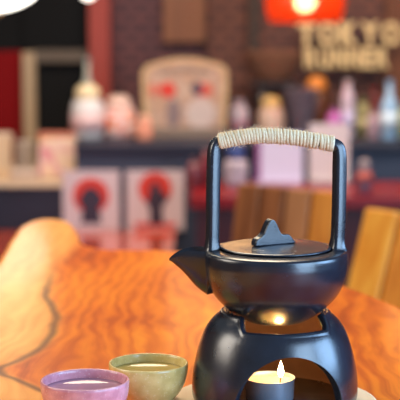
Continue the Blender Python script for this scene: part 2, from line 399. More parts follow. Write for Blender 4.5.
# angle from the front (-y), dense at the arch feet
ang = []
k = 0
for i in range(60): ang.append(-AH*math.cos(PI*i/60))           # -AH..AH clustered at the ends
rest = 130
for i in range(rest): ang.append(AH + (2*PI-2*AH)*(i/rest))
loops = []
NZ = 26; TH = .0068
for a in ang:
    aa = (a+PI) % (2*PI)-PI                                   # 0 = front
    side = abs(math.sin(aa)); fb = abs(math.cos(aa))
    pr = sstep(.62, .80, side)
    zt = .0612 + (.0697-.0612)*pr
    zl = 0.0
    if abs(aa) < AH-1e-6: zl = .0478*math.sqrt(max(0, 1-(aa/AH)**2))
    o_ = []; i_ = []
    th = TH + .0015*pr
    for q in range(NZ+1):
        z = zl+(zt-zl)*q/NZ
        r = Rz(z); e = 0
        # outer surface rolls in at the rim
        o_.append((r, z))
    rt = o_[-1][0]
    seg = []
    # rounded rim: half circle from outer to inner
    for q in range(1, 8):
        b_ = PI*q/8
        seg.append((rt-th/2+math.cos(b_)*th/2, zt+math.sin(b_)*th*.36))
    for q in range(NZ+1):
        z = zt-(zt-zl)*q/NZ
        i_.append((min(Rz(z)-TH, 1) if q else rt-th, z))
    lp = o_+seg+i_
    # round the arch edge slightly
    s_, c_ = math.sin(aa), -math.cos(aa)
    loops.append([bm.verts.new((r*s_, r*c_, z)) for r, z in lp])
for li in range(len(loops)):
    a = loops[li]; b = loops[(li+1) % len(loops)]
    for i in range(len(a)):
        j = (i+1) % len(a)
        f = bm.faces.new((a[i], a[j], b[j], b[i]))
        if NZ+7 <= i < len(a)-1: f.material_index = 1
bmesh.ops.remove_doubles(bm, verts=bm.verts, dist=1e-5)
sw = obj('wall', bm, [M['pot'], M['clay']], stand, True); bevel_mod(sw, .0012, 3, 50)
sf = obj('base_plate', lathe([(0, 0), (.0570, 0), (.0575, .002), (.0570, .004), (0, .004)], 64), M['pot'], stand, True)

# tealight
tl = thing('tealight', 'lit tealight candle in a metal cup inside the black warmer', 'candle', (PX-.0050, PY-.012, ZB+.0041))
obj('metal_cup', lathe([(0, 0), (.0180, 0), (.0188, .0008), (.0192, .0150), (.0197, .0162), (.0199, .0169), (.0195, .0172), (.0190, .0165), (.0186, .0150), (.0184, .004), (0, .004)], 64), M['alu'], tl, True)
wx = obj('wax', lathe([(0, .0042), (.0183, .0042), (.0185, .0142), (.0180, .0136), (.0165, .0131), (.003, .0129), (0, .0132)], 48), M['wax'], tl, True)
bm = BM(); tube(bm, spl([(.008, -.002, .012), (.0082, -.002, .016), (.0085, -.0018, .0190)], 4), .0006, 6); obj('wick', bm, M['wick'], tl, True)
fl = obj('flame', lathe([(0, 0), (.0011, .0008), (.0021, .0028), (.0023, .0048), (.0018, .0078), (.0009, .0108), (0, .0135)], 20, c=(.0085, -.0018, .0170)), M['flame'], tl, True)
ld = bpy.data.lights.new('candle_light', 'POINT'); ld.energy = .17; ld.color = (1, .50, .15); ld.shadow_soft_size = .004
lo = bpy.data.objects.new('candle_light', ld); C.objects.link(lo); lo.location = (PX-.0050+.0085, PY-.0138, ZB+.0041+.0345)

# teapot: local z=0 at the table-top plane offset
pot = thing('teapot', 'matte black ceramic teapot with a tall rope-wrapped handle on a warmer', 'teapot', (PX-.0004, PY, ZT+.0672))
def zr(z): return z-.0672
outer = spl([(.0120, .0674), (.0200, .0682), (.0262, .0706), (.0350, .0762), (.0440, .0843), (.0502, .0925), (.0546, .1035), (.0563, .1130), (.0565, .1185), (.0562, .1222), (.0551, .1239), (.0530, .1246)], 8)
prof = [(0, .0674)] + outer + [(.0448, .1254), (.0440, .1250), (.0433, .1220), (.0433, .1194), (.0500, .1174), (.0515, .105), (.046, .088), (.034, .079), (0, .0735)]
body = obj('body', lathe([(r, zr(z)) for r, z in prof], 128), M['pot'], pot, True)
lid = obj('lid', lathe([(r, zr(z)) for r, z in [(0, .1222), (.0398, .1222), (.0404, .1256), (.0428, .1258), (.0432, .1262), (.0431, .1268), (.0425, .1272), (.0412, .1274), (.0392, .1273), (.030, .1280), (.020, .1287), (.010, .1291), (0, .1292)]], 96), M['pot'], pot, True)
# mountain-shaped knob
S = 1/1282.0
kx = lambda p: (p-276.5)*S
kz = lambda p: (241.6-p)*S*1.03
mt = [(256.6, 241.6), (256.9, 237.6), (258.2, 235.0), (261.6, 233.0), (264.6, 230.2), (267.2, 223.6), (269.8, 218.2), (272.2, 216.2), (274.8, 217.6), (277.2, 222.2), (279.0, 226.8), (281.0, 230.8), (283.0, 232.0), (288.0, 232.0), (290.4, 234.4), (293.0, 238.0), (295.4, 241.6)]
poly = [(kx(a)*1.22, kz(b)) for a, b in mt]
bm = BM(); prism(bm, poly, -.0048, .0032)
kn = obj('knob', bm, M['pot'], pot); kn.location = (-.0016, -.001, zr(.1290)); kn.rotation_euler = (0, 0, R(28)); bevel_mod(kn, .0009, 3, 20)
# spout
cxp = PX-.0004
def sp(px, py):
    p = at(px, py, PY); return (p.x-cxp, p.z-(ZT+.0672))
secs = [(214, 251.0, 293.0, .0150), (207.5, 249.6, 294.5, .0142), (206.5, 249.4, 294.0, .0134), (200, 248.8, 289.5, .0122), (194, 248.8, 284, .0108), (188, 249.4, 277, .0090), (182, 251.0, 270.5, .0070), (176, 253.6, 265.2, .0050), (171.5, 256.6, 261.5, .0032), (169.2, 258.8, 260.6, .0018)]
fine = spl(secs, 4)
bm = BM(); rings = []
for px, ty, by, w in fine:
    x, zt = sp(px, ty); _, zb = sp(px, by)
    h = zt-zb; rg = []
    n = 28
    for k in range(n):
        a = PI*k/(n-1)                    # lower U from +y rim to -y rim
        yy = math.cos(a)*w; zz = zt - math.sin(a)**.75*h
        rg.append(bm.verts.new((x, yy, zz)))
    for k in range(1, 10):               # sunken top channel from -y rim back to +y
        a = PI*k/10
        yy = -math.cos(a)*w*.80; zz = zt - .0006 - math.sin(a)**.6*min(h*.35, .006)
        rg.append(bm.verts.new((x, yy, zz)))
    rings.append(rg)
for a, b in zip(rings, rings[1:]):
    for i in range(len(a)):
        j = (i+1) % len(a); bm.faces.new((a[i], a[j], b[j], b[i]))
bm.faces.new(rings[0]); bm.faces.new(rings[-1])
spo = obj('spout', bm, M['pot'], pot, True); bevel_mod(spo, .0007, 2, 60)
# handle posts
def hp(px, py): x, z = sp(px, py); return (x, 0, z)
sq = []
for k in range(24):
    a = 2*PI*k/24; e = .55
    sq.append((math.copysign(abs(math.cos(a))**e, math.cos(a)), math.copysign(abs(math.sin(a))**e, math.sin(a))))
hd = []
lpath = spl([hp(212.5, 252), hp(212.3, 244), hp(212.6, 232), hp(212.9, 210), hp(213.2, 185), hp(213.7, 160), hp(214.4, 149.5), hp(216.6, 143.6), hp(221.5, 140.4), hp(228, 139.0)], 6)
rpath = spl([hp(337.0, 250), hp(337.3, 243), hp(338.0, 232), hp(338.8, 210), hp(339.3, 185), hp(339.6, 163), hp(339.5, 154), hp(338.2, 147.3), hp(333.5, 143.9), hp(326, 142.2)], 6)
def prad(path, nb=14, left=True):
    out = []
    n = len(path)
    for i in range(n):
        t = i/(n-1)
        fl = 1+.55*max(0, 1-t/.20)**2      # flare at the foot
        top = 1-.14*sstep(.5, .9, t)
        out.append((.0049*fl*top, .0049*fl*top))
    return out
ca, sa = math.cos(R(25)), math.sin(R(25)); sq = [(u*ca-v*sa, u*sa+v*ca) for u, v in sq]
for pth in (lpath, rpath): obj('handle_post', tube(BM(), pth, prad(pth), sect=sq), M['pot'], pot, True)
# inner bar under the rope joins both posts
bar = spl([hp(222, 140.2), hp(240, 137.2), hp(262, 135.6), hp(285, 136.6), hp(310, 139.8), hp(331, 143.4)], 10)
# rope grip: helix of cord round the bar
def samp(path, t):
    f = t*(len(path)-1); i = min(int(f), len(path)-2); u = f-i
    return Vector(path[i]).lerp(Vector(path[i+1]), u), (Vector(path[i+1])-Vector(path[i])).normalized()
bm = BM()
tube(bm, bar, .0040, 12)
bt = obj('handle_bar', bm, M['pot'], pot, True)
bm = BM(); turns = 38; npt = turns*18; hel = []
gp = spl([hp(219.5, 141.4), hp(240, 137.4), hp(262, 135.6), hp(285, 136.6), hp(310, 139.9), hp(333, 144.0)], 10)
for i in range(npt+1):
    t = i/npt; p, d = samp(gp, t); a = 2*PI*turns*t
    if .555 < t < .565: pass
    n1 = Vector((0, 1, 0)); n2 = d.cross(n1)
    rr = .0049*(1+.09*noise.noise(Vector((t*60, 0, 0))))
    hel.append(p+n1*math.cos(a)*rr+n2*math.sin(a)*rr + d*.0012*noise.noise(Vector((t*90, 5, 0))))
tube(bm, hel, [.00150*(1+.10*noise.noise(Vector((i*.13, 3, 0)))) for i in range(npt+1)], 7)
rope = obj('rope_wrap', bm, M['rope'], pot, True)
rope['label'] = 'natural jute rope wrap'
bm = BM()
for i in range(650):
    t = random.random(); p, d = samp(gp, t); a = random.uniform(0, 2*PI)
    n1 = Vector((0, 1, 0)); n2 = d.cross(n1); o_ = n1*math.cos(a)+n2*math.sin(a)
    tg = (-n1*math.sin(a)+n2*math.cos(a))*random.uniform(-1, 1)+d*random.uniform(-1, 1)
    l = random.uniform(.0015, .0055)
    st = p+o_*.0052; mid = st+o_*l*.35+tg*l*.35; en = st+o_*l*random.uniform(.3, .8)+tg*l*.8
    tube(bm, spl([st, mid, en], 3), .00011, 3)
fz = obj('rope_fibre', bm, M['fibre'], rope, True); fz['kind'] = 'stuff'

# ------------------------------------------------------------------ cups
def cup(name, label, px, py, zrim, rad, h, mat, teamat, seed):
    p = onz(px, py, ZT+zrim)
    k = rad
    t = thing(name, label, 'tea cup', (p.x, p.y, ZT+.0002))
    pr = [(0, .003), (k*.42, .003), (k*.44, 0), (k*.50, 0), (k*.52, .003), (k*.60, h*.13), (k*.78, h*.32), (k*.90, h*.52), (k*.965, h*.74), (k*.985, h*.90), (k*.985, h*.97), (k*.965, h*1.0), (k*.93, h*.99), (k*.91, h*.94), (k*.90, h*.80), (k*.86, h*.60), (k*.7, h*.32), (k*.45, h*.17), (0, h*.13)]
    pr = [pr[0], pr[1], pr[2], pr[3]] + spl(pr[4:], 4)
    obj('bowl', lathe(pr, 72, wob=.012, seed=seed), mat, t, True)
    lv = h*.80
    obj('tea', lathe([(0, lv-.002), (k*.888, lv-.002), (k*.893, lv+.0004), (k*.875, lv), (0, lv)], 48), teamat, t, True)
    return t
cup('tea_cup', 'speckled lilac glazed tea cup filled with tea, nearest the left corner', 85, 379.5, .036, .0337, .036, M['purple'], M['tea_p'], 1)
cup('tea_cup', 'olive green glazed tea cup filled with tea, beside the black warmer', 148.5, 362.5, .0345, .0318, .0345, M['green'], M['tea_g'], 5)

# ------------------------------------------------------------------ the room
YW = 6.3
struct('floor', boxx(-4, 4, -2, 7, -.05, 0), M['floor'])
def wallbox(name, p0, p1, z0, z1, m, y=YW, th=.1):
    return struct(name, boxx(xat(p0, y), xat(p1, y), y, y+th, z0, z1), m)
struct('wall_back', boxx(-4, 4, YW+.1, YW+.2, 0, 3.2), M['plum'])
wallbox('trim_1', -800, 25, zat(56, YW), 3.2, M['char'])
def px_box(name, x0, x1, y0, y1, Y, th, m, st=True, **kw):
    bm = boxx(xat(x0, Y), xat(x1, Y), Y, Y+th, zat(y1, Y), zat(y0, Y), kw.get('bev', 0))
    return struct(name, bm, m)
px_box('trim_2', 25, 90, -800, 49, YW-.02, .12, M['char'])
px_box('wall_left_panel', -800, 24, 51, 420, YW-.02, .12, M['redp'])
px_box('trim_3', 24, 36, 52, 420, YW-.06, .16, M['beige'])
px_box('trim_4', 36, 88, 50, 62, YW-.05, .15, M['lintel'])
px_box('door_1', 36, 88, 62, 420, YW-.01, .11, M['black'])  # flat black sheet painted for the darkness inside the opening
px_box('trim_5', 90, 110, -800, 420, YW-.08, .18, M['redpost'])
px_box('trim_6', 164, 206, -60, 42, YW+.06, .04, M['panel'])
px_box('wall_right_panel', 208, 384, -800, 420, YW+.03, .07, M['brown'])
px_box('trim_7', 249, 258, -800, 60, YW-.03, .13, M['dkpost'])
px_box('trim_8', 384, 1000, -800, 420, YW-.01, .11, M['ochre'])
struct('wall_left', boxx(-4, -3.9, -2, 7, 0, 3.2), M['side'])
struct('wall_right', boxx(3.9, 4, -2, 7, 0, 3.2), M['side'])

# counters
YC = 5.2
zl = zat(184, YC); zh = zat(143.5, YC)
lc = thing('bar_counter', 'low dark navy bar counter with a pale ledge along the left', 'counter', (xat(-40, YC), YC, 0))
x0 = xat(-330, YC)-xat(-40, YC); x1 = xat(75, YC)-xat(-40, YC)
obj('body', boxx(x0, x1-.002, 0, .8, 0, zl-.0125, .004), M['navy_d'], lc); obj('ledge', boxx(x0, x1-.002, -.01, .8, zl-.0122, zl, .006), M['ledge'], lc)
hc = thing('bar_counter', 'raised slate blue bar counter along the back holding the bottles', 'counter', (xat(75, YC), YC, 0))
x1 = xat(560, YC)-xat(75, YC)
obj('body', boxx(0, x1, 0, .8, 0, zh-.03, .004), M['navy'], hc); obj('worktop', boxx(0, x1, -.02, .8, zh-.0295, zh, .006), M['navy_d'], hc)

# red ledge table at the right
YR0, YR1 = 4.5, 4.95; zr_ = zat(181, YR1)
rt = thing('red_side_table', 'long red table behind the wooden chairs in front of the bar', 'table', (xat(190, YR0), YR0, 0))
L = xat(560, YR0)-xat(190, YR0)
obj('tabletop', boxx(0, L, 0, YR1-YR0, zr_-.04, zr_, .006), M['red'], rt)
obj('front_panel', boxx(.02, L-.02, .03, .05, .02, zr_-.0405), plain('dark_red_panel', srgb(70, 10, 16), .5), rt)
for lx in (.05, L-.05):
    for ly in (.08, YR1-YR0-.05): obj('leg', boxx(lx-.025, lx+.025, ly-.025, ly+.025, 0, zr_-.0405), M['metal'], rt)

# low glossy table in front of the left counter
zt2 = zat(231, YC-.03)
M['lowt'] = grain('glossy_reddish_wood', srgb(158, 44, 16), srgb(220, 84, 30), .14, 3, 20, 3, .8)
lt = thing('low_table', 'glossy reddish low table against the bar beneath the picture cards', 'table', (xat(130, YC), 4.6, 0))
obj('tabletop', boxx(-.55, .17, -.75, .585, zt2-.04, zt2, .008), M['lowt'], lt)
for lx in (-.5, .12):
    for ly in (-.7, .53): obj('leg', boxx(lx-.025, lx+.025, ly-.025, ly+.025, 0, zt2-.0405), M['lowt'], lt)

# picture cards leaning on the counter
def card(label, p0, p1, y0, y1, kind):
    Y = YC-.016
    w = xat(p1, Y)-xat(p0, Y); h = zat(y0, Y)-zat(y1, Y)
    t = thing('picture_card', label, 'card', ((xat(p0, Y)+xat(p1, Y))/2, Y, zt2+.0005), 0, 'picture cards on the low table')
    obj('board', boxx(-w/2, w/2, 0, .012, 0, h, .002), M['card'], t)
    n = 40; r = w*(.32, .29)[kind]; cz = h*(.58, .70)[kind]
    bm = BM(); prism(bm, [(r*math.cos(2*PI*i/n), cz+r*math.sin(2*PI*i/n)) for i in range(n)], -.0012, 0); obj('red_disc', bm, M['cardred'], t)
    if kind == 0: pl = [(-.15, .12), (-.12, .40), (-.19, .48), (-.14, .62), (-.06, .72), (.06, .72), (.14, .62), (.19, .48), (.12, .40), (.15, .12)]
    else: pl = [(-.08, .10), (-.08, .38), (-.13, .45), (-.09, .60), (-.06, .76), (0, .84), (.06, .76), (.10, .62), (.17, .62), (.18, .50), (.10, .42), (.12, .10)]
    bm = BM(); prism(bm, [(a*w*1.2, b*h) for a, b in pl], -.0024, -.0012); obj('dark_figure', bm, M['carddk'], t)
    if kind == 1:
        bm = boxx(-w*.36, w*.36, -.0012, 0, h*.04, h*.13); obj('red_band', bm, M['cardred'], t)
card('white picture card with a broad dark figure before a red disc, left of the two', 62, 119, 171.5, 231, 0)
card('white picture card with a slim dark figure before a red disc, right of the two', 126, 184, 171.5, 231, 1)

# ------------------------------------------------------------------ things on counters
def bottle(px, ybase_z, Y, ytop, wpx, label, cat, name, bodym, capm, labm=None, shape='bottle', group=None, rz=0):
    p = at(px, 140, Y); top = zat(ytop, Y); h = top-ybase_z; r = wpx/F*Y/2
    t = thing(name, label, cat, (p.x, Y, ybase_z+.0005), rz, group)
    if shape == 'bottle':
        pr = [(0, 0), (r*.92, 0), (r, h*.02), (r, h*.52), (r*.93, h*.60), (r*.55, h*.70), (r*.38, h*.76), (r*.36, h*.92), (0, h*.92)]
        cp = [(0, h*.9205), (r*.42, h*.9205), (r*.42, h*.995), (r*.38, h), (0, h)]
    elif shape == 'tall':
        pr = [(0, 0), (r*.94, 0), (r, h*.02), (r, h*.66), (r*.9, h*.74), (r*.6, h*.80), (r*.5, h*.90), (0, h*.90)]
        cp = [(0, h*.9005), (r*.58, h*.9005), (r*.56, h*.99), (r*.5, h), (0, h)]
    elif shape == 'jar':
        pr = [(0, 0), (r*.85, 0), (r*.97, h*.06), (r, h*.2), (r, h*.58), (r*.85, h*.68), (r*.66, h*.73), (0, h*.73)]
        cp = [(0, h*.7305), (r*.72, h*.7305), (r*.76, h*.78), (r*.72, h*.90), (r*.4, h*.985), (0, h)]
    elif shape == 'cup':
        pr = [(0, 0), (r*.78, 0), (r*.82, h*.02), (r*.98, h*.93), (r, h*.94), (0, h*.94)]
        cp = [(0, h*.9405), (r*1.02, h*.9405), (r*1.0, h*.99), (0, h)]
    obj('body', lathe(pr, 32), bodym, t, True)
    if capm: obj('cap' if shape != 'jar' else 'lid', lathe(cp, 24), capm, t, True)
    if labm:
        z0, z1 = h*.14, h*.46
        obj('label', lathe([(r*1.0, z0), (r*1.025, z0), (r*1.025, z1), (r*1.0, z1)], 32), labm, t, True)
    return t
P = lambda n, c, r=.35, **k: plain(n, srgb(*c), r, **k)
GB = 'bottles and jars along the back bar'
Y1 = 5.5
bottle(88, zh, 5.78, 58, 13, 'tall pale grey-green bottle behind the white jar by the dark doorway', 'bottle', 'bottle', P('pale_glass', (176, 176, 160)), P('pale_cap', (150, 160, 150)), shape='bottle')
bottle(88, zh, 5.42, 84, 33, 'white ceramic jar with a cream lid left of the flowered jar', 'jar', 'jar', M['white'], M['cream'], P('pink_tag', (206, 170, 168)), 'jar')
M['flower'] = splotch('orange_white_print', [srgb(220, 76, 12), srgb(220, 150, 110), srgb(226, 220, 222), srgb(214, 90, 30)], 18)
bottle(119, zh, 5.5, 95, 34, 'white jar printed with orange patches between the cream-lidded jar and plaque', 'jar', 'jar', M['flower'], P('pale_pink_lid', (214, 178, 160)), None, 'jar')
bottle(144, zh, 5.33, 115, 17, 'small peach coloured jar in front of the plaque', 'jar', 'jar', P('peach', (216, 140, 110)), P('peach_lid', (220, 160, 132)), None, 'jar')
bottle(239, zh, 5.6, 100, 20, 'small white bottle just right of the cream plaque', 'bottle', 'bottle', P('white_pl', (190, 172, 176)), P('white_cap', (170, 150, 156)), P('rosy_label', (170, 120, 130)), 'tall')
bottle(271, zh, 5.5, 96, 26, 'yellow-lidded cream jar behind the left part of the rope handle', 'jar', 'jar', P('creamy', (206, 172, 150)), P('yellow_lid', (216, 176, 104)), None, 'jar')
M['plaid'] = splotch('mauve_grey_weave', [srgb(70, 56, 60), srgb(140, 120, 126), srgb(92, 76, 84)], 60, .8)
t = bottle(300, zh, 5.62, 88, 34, 'mauve-grey patterned canister under the brown woven basket', 'canister', 'canister', M['plaid'], M['plaid'], None, 'cup')
bottle(316, zh, 5.85, 76, 27, 'orange domed jar on the bar below the pendant lamp', 'jar', 'jar', P('dark_amber', (96, 52, 26)), P('orange_lid', (216, 128, 40)), None, 'jar')
bottle(334, zh, 5.45, 108, 15, 'short magenta pink bottle left of the tall white bottle', 'bottle', 'bottle', P('magenta', (196, 100, 176)), P('magenta_cap', (140, 70, 120)), None, 'tall')
bottle(347, zh, 5.5, 80, 14, 'tall white bottle rising above the right end of the rope handle', 'bottle', 'bottle', P('milky', (206, 186, 196)), P('milky_cap', (196, 170, 168)), P('lav_label', (200, 190, 220)), 'tall')
bottle(362, zh, 5.55, 98, 17, 'olive and cream bottle between the tall white bottle and blue bottle', 'bottle', 'bottle', P('olivegl', (150, 140, 90)), P('olive_cap', (70, 80, 36)), P('cream_label', (200, 190, 140)), 'tall')
bottle(374, zh, 5.75, 88, 12, 'dark red bottle behind the pale blue bottle', 'bottle', 'bottle', P('dkred', (110, 36, 34)), P('dkred_cap', (130, 40, 36)), None, 'tall')
bottle(373, zh, 5.42, 110, 13, 'short pinkish grey bottle in front of the dark red bottle', 'bottle', 'bottle', P('pinkgrey', (170, 140, 146)), P('pinkgrey_cap', (150, 120, 120)), None, 'tall')
bottle(389, zh, 5.4, 80, 17, 'pale blue bottle, rightmost tall one on the bar', 'bottle', 'bottle', P('paleblue', (150, 186, 214)), P('blue_cap', (110, 150, 180)), P('blue_label', (196, 214, 226)), 'bottle')
bottle(400, zh, 5.5, 105, 14, 'yellow-green bottle cut by the right edge of the picture', 'bottle', 'bottle', P('ygreen', (160, 160, 96)), P('ygreen_cap', (90, 90, 60)), None, 'tall')
# left ledge
bottle(0, zl, 5.45, 133, 26, 'cream paper cup on the pale ledge at the left edge', 'cup', 'paper_cup', P('creamcup', (232, 200, 160)), P('creamcup_lid', (226, 200, 170)), None, 'cup')
bottle(24, zl, 5.6, 141, 20, 'small pale bowl-like tub between the paper cup and the printed box', 'tub', 'tub', P('paletub', (196, 180, 164)), P('paletub_lid', (206, 190, 172)), None, 'cup')
M['print'] = splotch('pink_yellow_print', [srgb(214, 110, 120), srgb(232, 200, 190), srgb(240, 210, 150), srgb(228, 120, 84)], 12)
Y = 5.38; w = xat(76, Y)-xat(38, Y); h = zat(134, Y)-zl
t = thing('printed_box', 'round-cornered box printed in pink, cream and orange on the pale ledge', 'box', (xat(57, Y), Y+.05, zl+.0005))
obj('carton', boxx(-w/2, w/2, -.05, .05, 0, h*.93, .012), M['print'], t); obj('lid', boxx(-w/2-.002, w/2+.002, -.052, .052, h*.9305, h, .004), P('coral_lid', (220, 130, 104)), t)
Y = 5.33
t = thing('folded_napkins', 'low pale stack of folded napkins on the ledge', 'napkins', (xat(24, Y), Y, zl+.0005))
for k in range(3): obj('napkin', boxx(-.05, .05, -.04, .04, k*.0142, k*.0142+.0135, .003), P('napkin%d' % k, ((206, 176, 150), (180, 150, 130), (214, 190, 170))[k]), t)

# plaque
Y = 5.5; w = (xat(228, Y)-xat(142, Y)); h = zat(58, Y)-zh
t = thing('plaque', 'cream framed plaque with rounded arched top and red and grey print', 'sign', (xat(185, Y), Y, zh+.0005))
def arch(w, h, rr, rise):
    pts = [(-w/2*.93, 0), (w/2*.93, 0), (w/2*.98, h*.4)]
    for k in range(9):
        a = R(0+80*k/8); pts.append((w/2-rr+rr*math.cos(a), h-rise-rr+rr*math.sin(a)))
    for k in range(1, 12):
        u = 1-2*k/12; pts.append((u*(w/2-rr), h-rise*abs(u)**2))
    for k in range(9):
        a = R(100+80*k/8); pts.append((-w/2+rr+rr*math.cos(a), h-rise-rr+rr*math.sin(a)))
    pts.append((-w/2*.98, h*.4)); return pts
obj('frame', prism(BM(), arch(w, h, .045, .022), -.015, .02), P('cream_gold_frame', (196, 160, 112)), t)
inn = [(a*.88, b*.9+h*.05) for a, b in arch(w, h, .04, .02)]
fr = t.children[0] if t.children else None
obj('print', prism(BM(), inn, -.0165, -.0151), splotch('cream_print', [srgb(190, 150, 116), srgb(166, 128, 108), srgb(200, 170, 144)], 30), t)
def blob(name, cx, cz, rx, rz, m, y0=-.0182):
    bm = BM(); n = 20
    prism(bm, [(cx*w+rx*w*math.cos(2*PI*i/n)*(1+.15*math.sin(3*i)), cz*h+rz*h*math.sin(2*PI*i/n)) for i in range(n)], y0, -.0166); return obj(name, bm, m, t)
blob('red_print', -.20, .60, .095, .10, P('plaque_red', (206, 58, 40)))
blob('red_print', .22, .60, .10, .085, P('plaque_red2', (206, 84, 60)))
blob('red_print', -.36, .60, .055, .08, P('plaque_red3', (208, 110, 86)))
blob('dark_print', .14, .62, .06, .085, P('plaque_dark', (74, 62, 76)), -.0195)
blob('pale_print', .18, .30, .17, .20, P('plaque_pale', (198, 176, 164)))
blob('grey_print', -.13, .30, .08, .18, P('plaque_grey', (130, 108, 104)))
bm = BM()
for k in range(13):
    u = -.27+.54*k/12
    box(bm, (u*w, -.0172, h*(.845-.25*u*u)), (w*.026, .001, h*.07), 0, Matrix.Rotation(u*.6, 4, 'Y'))
obj('lettering', bm, P('plaque_letters', (120, 104, 90)), t)
obj('plinth', boxx(-w*.48, w*.48, -.03, -.0167, 0, h*.13, .003), P('plinth_grey', (132, 112, 96)), t)

# basket hung from the wall shelf
Yb = 6.12
bz = zat(52, Yb)
t = thing('woven_basket', 'wide brown woven basket on a wall shelf left of the letter sign', 'basket', (xat(273, Yb), Yb, zat(82, Yb)))
hh = zat(50, Yb)-zat(82, Yb); wr = (xat(303, Yb)-xat(246, Yb))/2
prb = [(0, 0), (wr*.45, 0), (wr*.55, hh*.08), (wr*.8, hh*.45), (wr*.98, hh*.85), (wr, hh*.98), (wr*.94, hh), (wr*.9, hh*.8), (wr*.5, hh*.15), (0, hh*.1)]
ob = obj('bowl', lathe(prb, 48), splotch('woven_brown', [srgb(88, 50, 32), srgb(124, 80, 56), srgb(100, 62, 42)], 50, .9), t, True); ob.scale = (1, .6, 1)
sh = obj('wall_shelf', boxx(-wr*.8, wr*.7, -.13, .12, -.02, 0, .003), P('shelf_dark', (30, 22, 20)), loc=(xat(273, Yb), Yb+.02, zat(82, Yb)-.0005))
tag(sh, 'small dark wall shelf under the brown basket', 'shelf')
# dark bottles beneath the shelf
bottle(262, zh, 5.9, 86, 16, 'dark brown bottle beneath the wall shelf with the basket', 'bottle', 'bottle', P('darkglass', (30, 20, 22)), P('darkcap', (24, 16, 18)), None, 'tall')

# letter sign
def word(txt, x0, x1, y0, y1, Y, m, parent):
    for k, ch in enumerate(txt):
        cu = bpy.data.curves.new('letter', 'FONT'); cu.body = ch; cu.extrude = .06; cu.offset = .05; cu.size = 1
        tmp = bpy.data.objects.new('tmp', cu); C.objects.link(tmp); bpy.context.view_layer.update()
        me = bpy.data.meshes.new_from_object(tmp); bpy.data.objects.remove(tmp)
        xs = [v.co.x for v in me.vertices]; ys = [v.co.y for v in me.vertices]; zs = [v.co.z for v in me.vertices]
        a0 = xat(x0+(x1-x0)*k/len(txt), Y); a1 = xat(x0+(x1-x0)*(k+.86)/len(txt), Y)
        b0, b1 = zat(y1, Y), zat(y0, Y)
        for v in me.vertices:
            u = (v.co.x-min(xs))/(max(xs)-min(xs)); q = (v.co.y-min(ys))/(max(ys)-min(ys)); d = (v.co.z-min(zs))/(max(zs)-min(zs))
            if ch == 'I': u = .3+.4*u
            v.co = (a0+(a1-a0)*u-parent.location.x, -.02+d*-.02, b0+(b1-b0)*q-parent.location.z)
        obj('letter', me, m, parent)
YS = YW-.04
t = thing('letter_sign', 'raised brass letter sign on the brown brick wall behind the bottles', 'sign', (xat(345, YS), YS, zat(45, YS)))
word('TOKYO', 296, 400, 22, 45, YS, M['letter'], t)
word('RUNNER', 303, 388, 47.5, 68, YS, M['letter'], t)
bm = BM()
for py in (27, 38, 52, 63): box(bm, (0, 0, zat(py, YS)-t.location.z), (xat(384, YS)-xat(306, YS), .012, .008))
obj('mounting_rail', bm, M['metal'], t)

# stand-up menus on the red table, figures
def menu(label, p0, p1, y0, Y, fm, em, lean=0):
    w = xat(p1, Y)-xat(p0, Y); h = zat(y0, Y)-zr_
    t = thing('menu_stand', label, 'menu stand', ((xat(p0, Y)+xat(p1, Y))/2, Y, zr_+.0005), 0)
    obj('sheet', boxx(-w/2, w/2, -.004, .004, .012, h, .001), fm, t)
    obj('base', boxx(-w/2, w/2, -.03, .03, 0, .0118, .003), em, t)
    if p0 < 280: obj('edge_strip', boxx(-w/2, -w/2+.018, -.0055, -.0041, .012, h), P('purple_edge', (150, 80, 130)), t)
menu('lavender white menu stand on the red table seen through the handle, left one', 256, 303, 133, 4.86, P('lavwhite', (216, 204, 222), .6, var=.03), P('acr', (190, 170, 190)))
menu('blush white menu stand on the red table by the right handle post', 309, 349, 124, 4.90, P('blushwhite', (218, 200, 196), .6, var=.03), P('acr2', (190, 176, 176)))
Y = 4.8
t = thing('sauce_bottle', 'blue-topped white sauce bottle on the red table inside the handle', 'bottle', (xat(236, Y), Y, zr_+.0005))
hh = zat(147, Y)-zr_
r = .040
obj('body', lathe([(0, 0), (r*.95, 0), (r, hh*.03), (r, hh*.55), (r*.8, hh*.68), (0, hh*.68)], 32), splotch('white_grey_label', [srgb(90, 70, 84), srgb(206, 190, 196), srgb(170, 150, 160)], 40), t, True)
obj('cap', lathe([(0, hh*.681), (r*.78, hh*.681), (r*.72, hh*.95), (r*.6, hh), (0, hh)], 32), P('capblue', (50, 74, 134)), t, True)
zf = zr_
bottle(365, zf, 4.56, 159, 15, 'slim bottle with an orange label on the red table right of the handle', 'bottle', 'bottle', P('mauvebottle', (112, 76, 92)), P('greycap', (150, 132, 132)), None, 'jar')
tt = [o for o in C.objects if o.get('label', '').startswith('slim bottle with an orange')][0]
hh = zat(159, 4.56)-zf; r = 15/F*4.56/2
obj('label', lathe([(r, hh*.42), (r*1.04, hh*.42), (r*1.04, hh*.62), (r, hh*.62)], 32), P('orangelab', (214, 96, 70)), tt, True)
bottle(194, zr_, 4.75, 158, 15, 'dark rosy bottle on the red table left of the handle', 'bottle', 'bottle', P('rosydark', (110, 50, 56)), P('rosycap', (70, 40, 50)), None, 'tall')
bottle(206, zr_, 4.8, 150, 12, 'pale-capped maroon bottle hidden partly by the left handle post', 'bottle', 'bottle', P('maroon', (120, 30, 36)), P('palecap', (150, 110, 110)), None, 'tall')

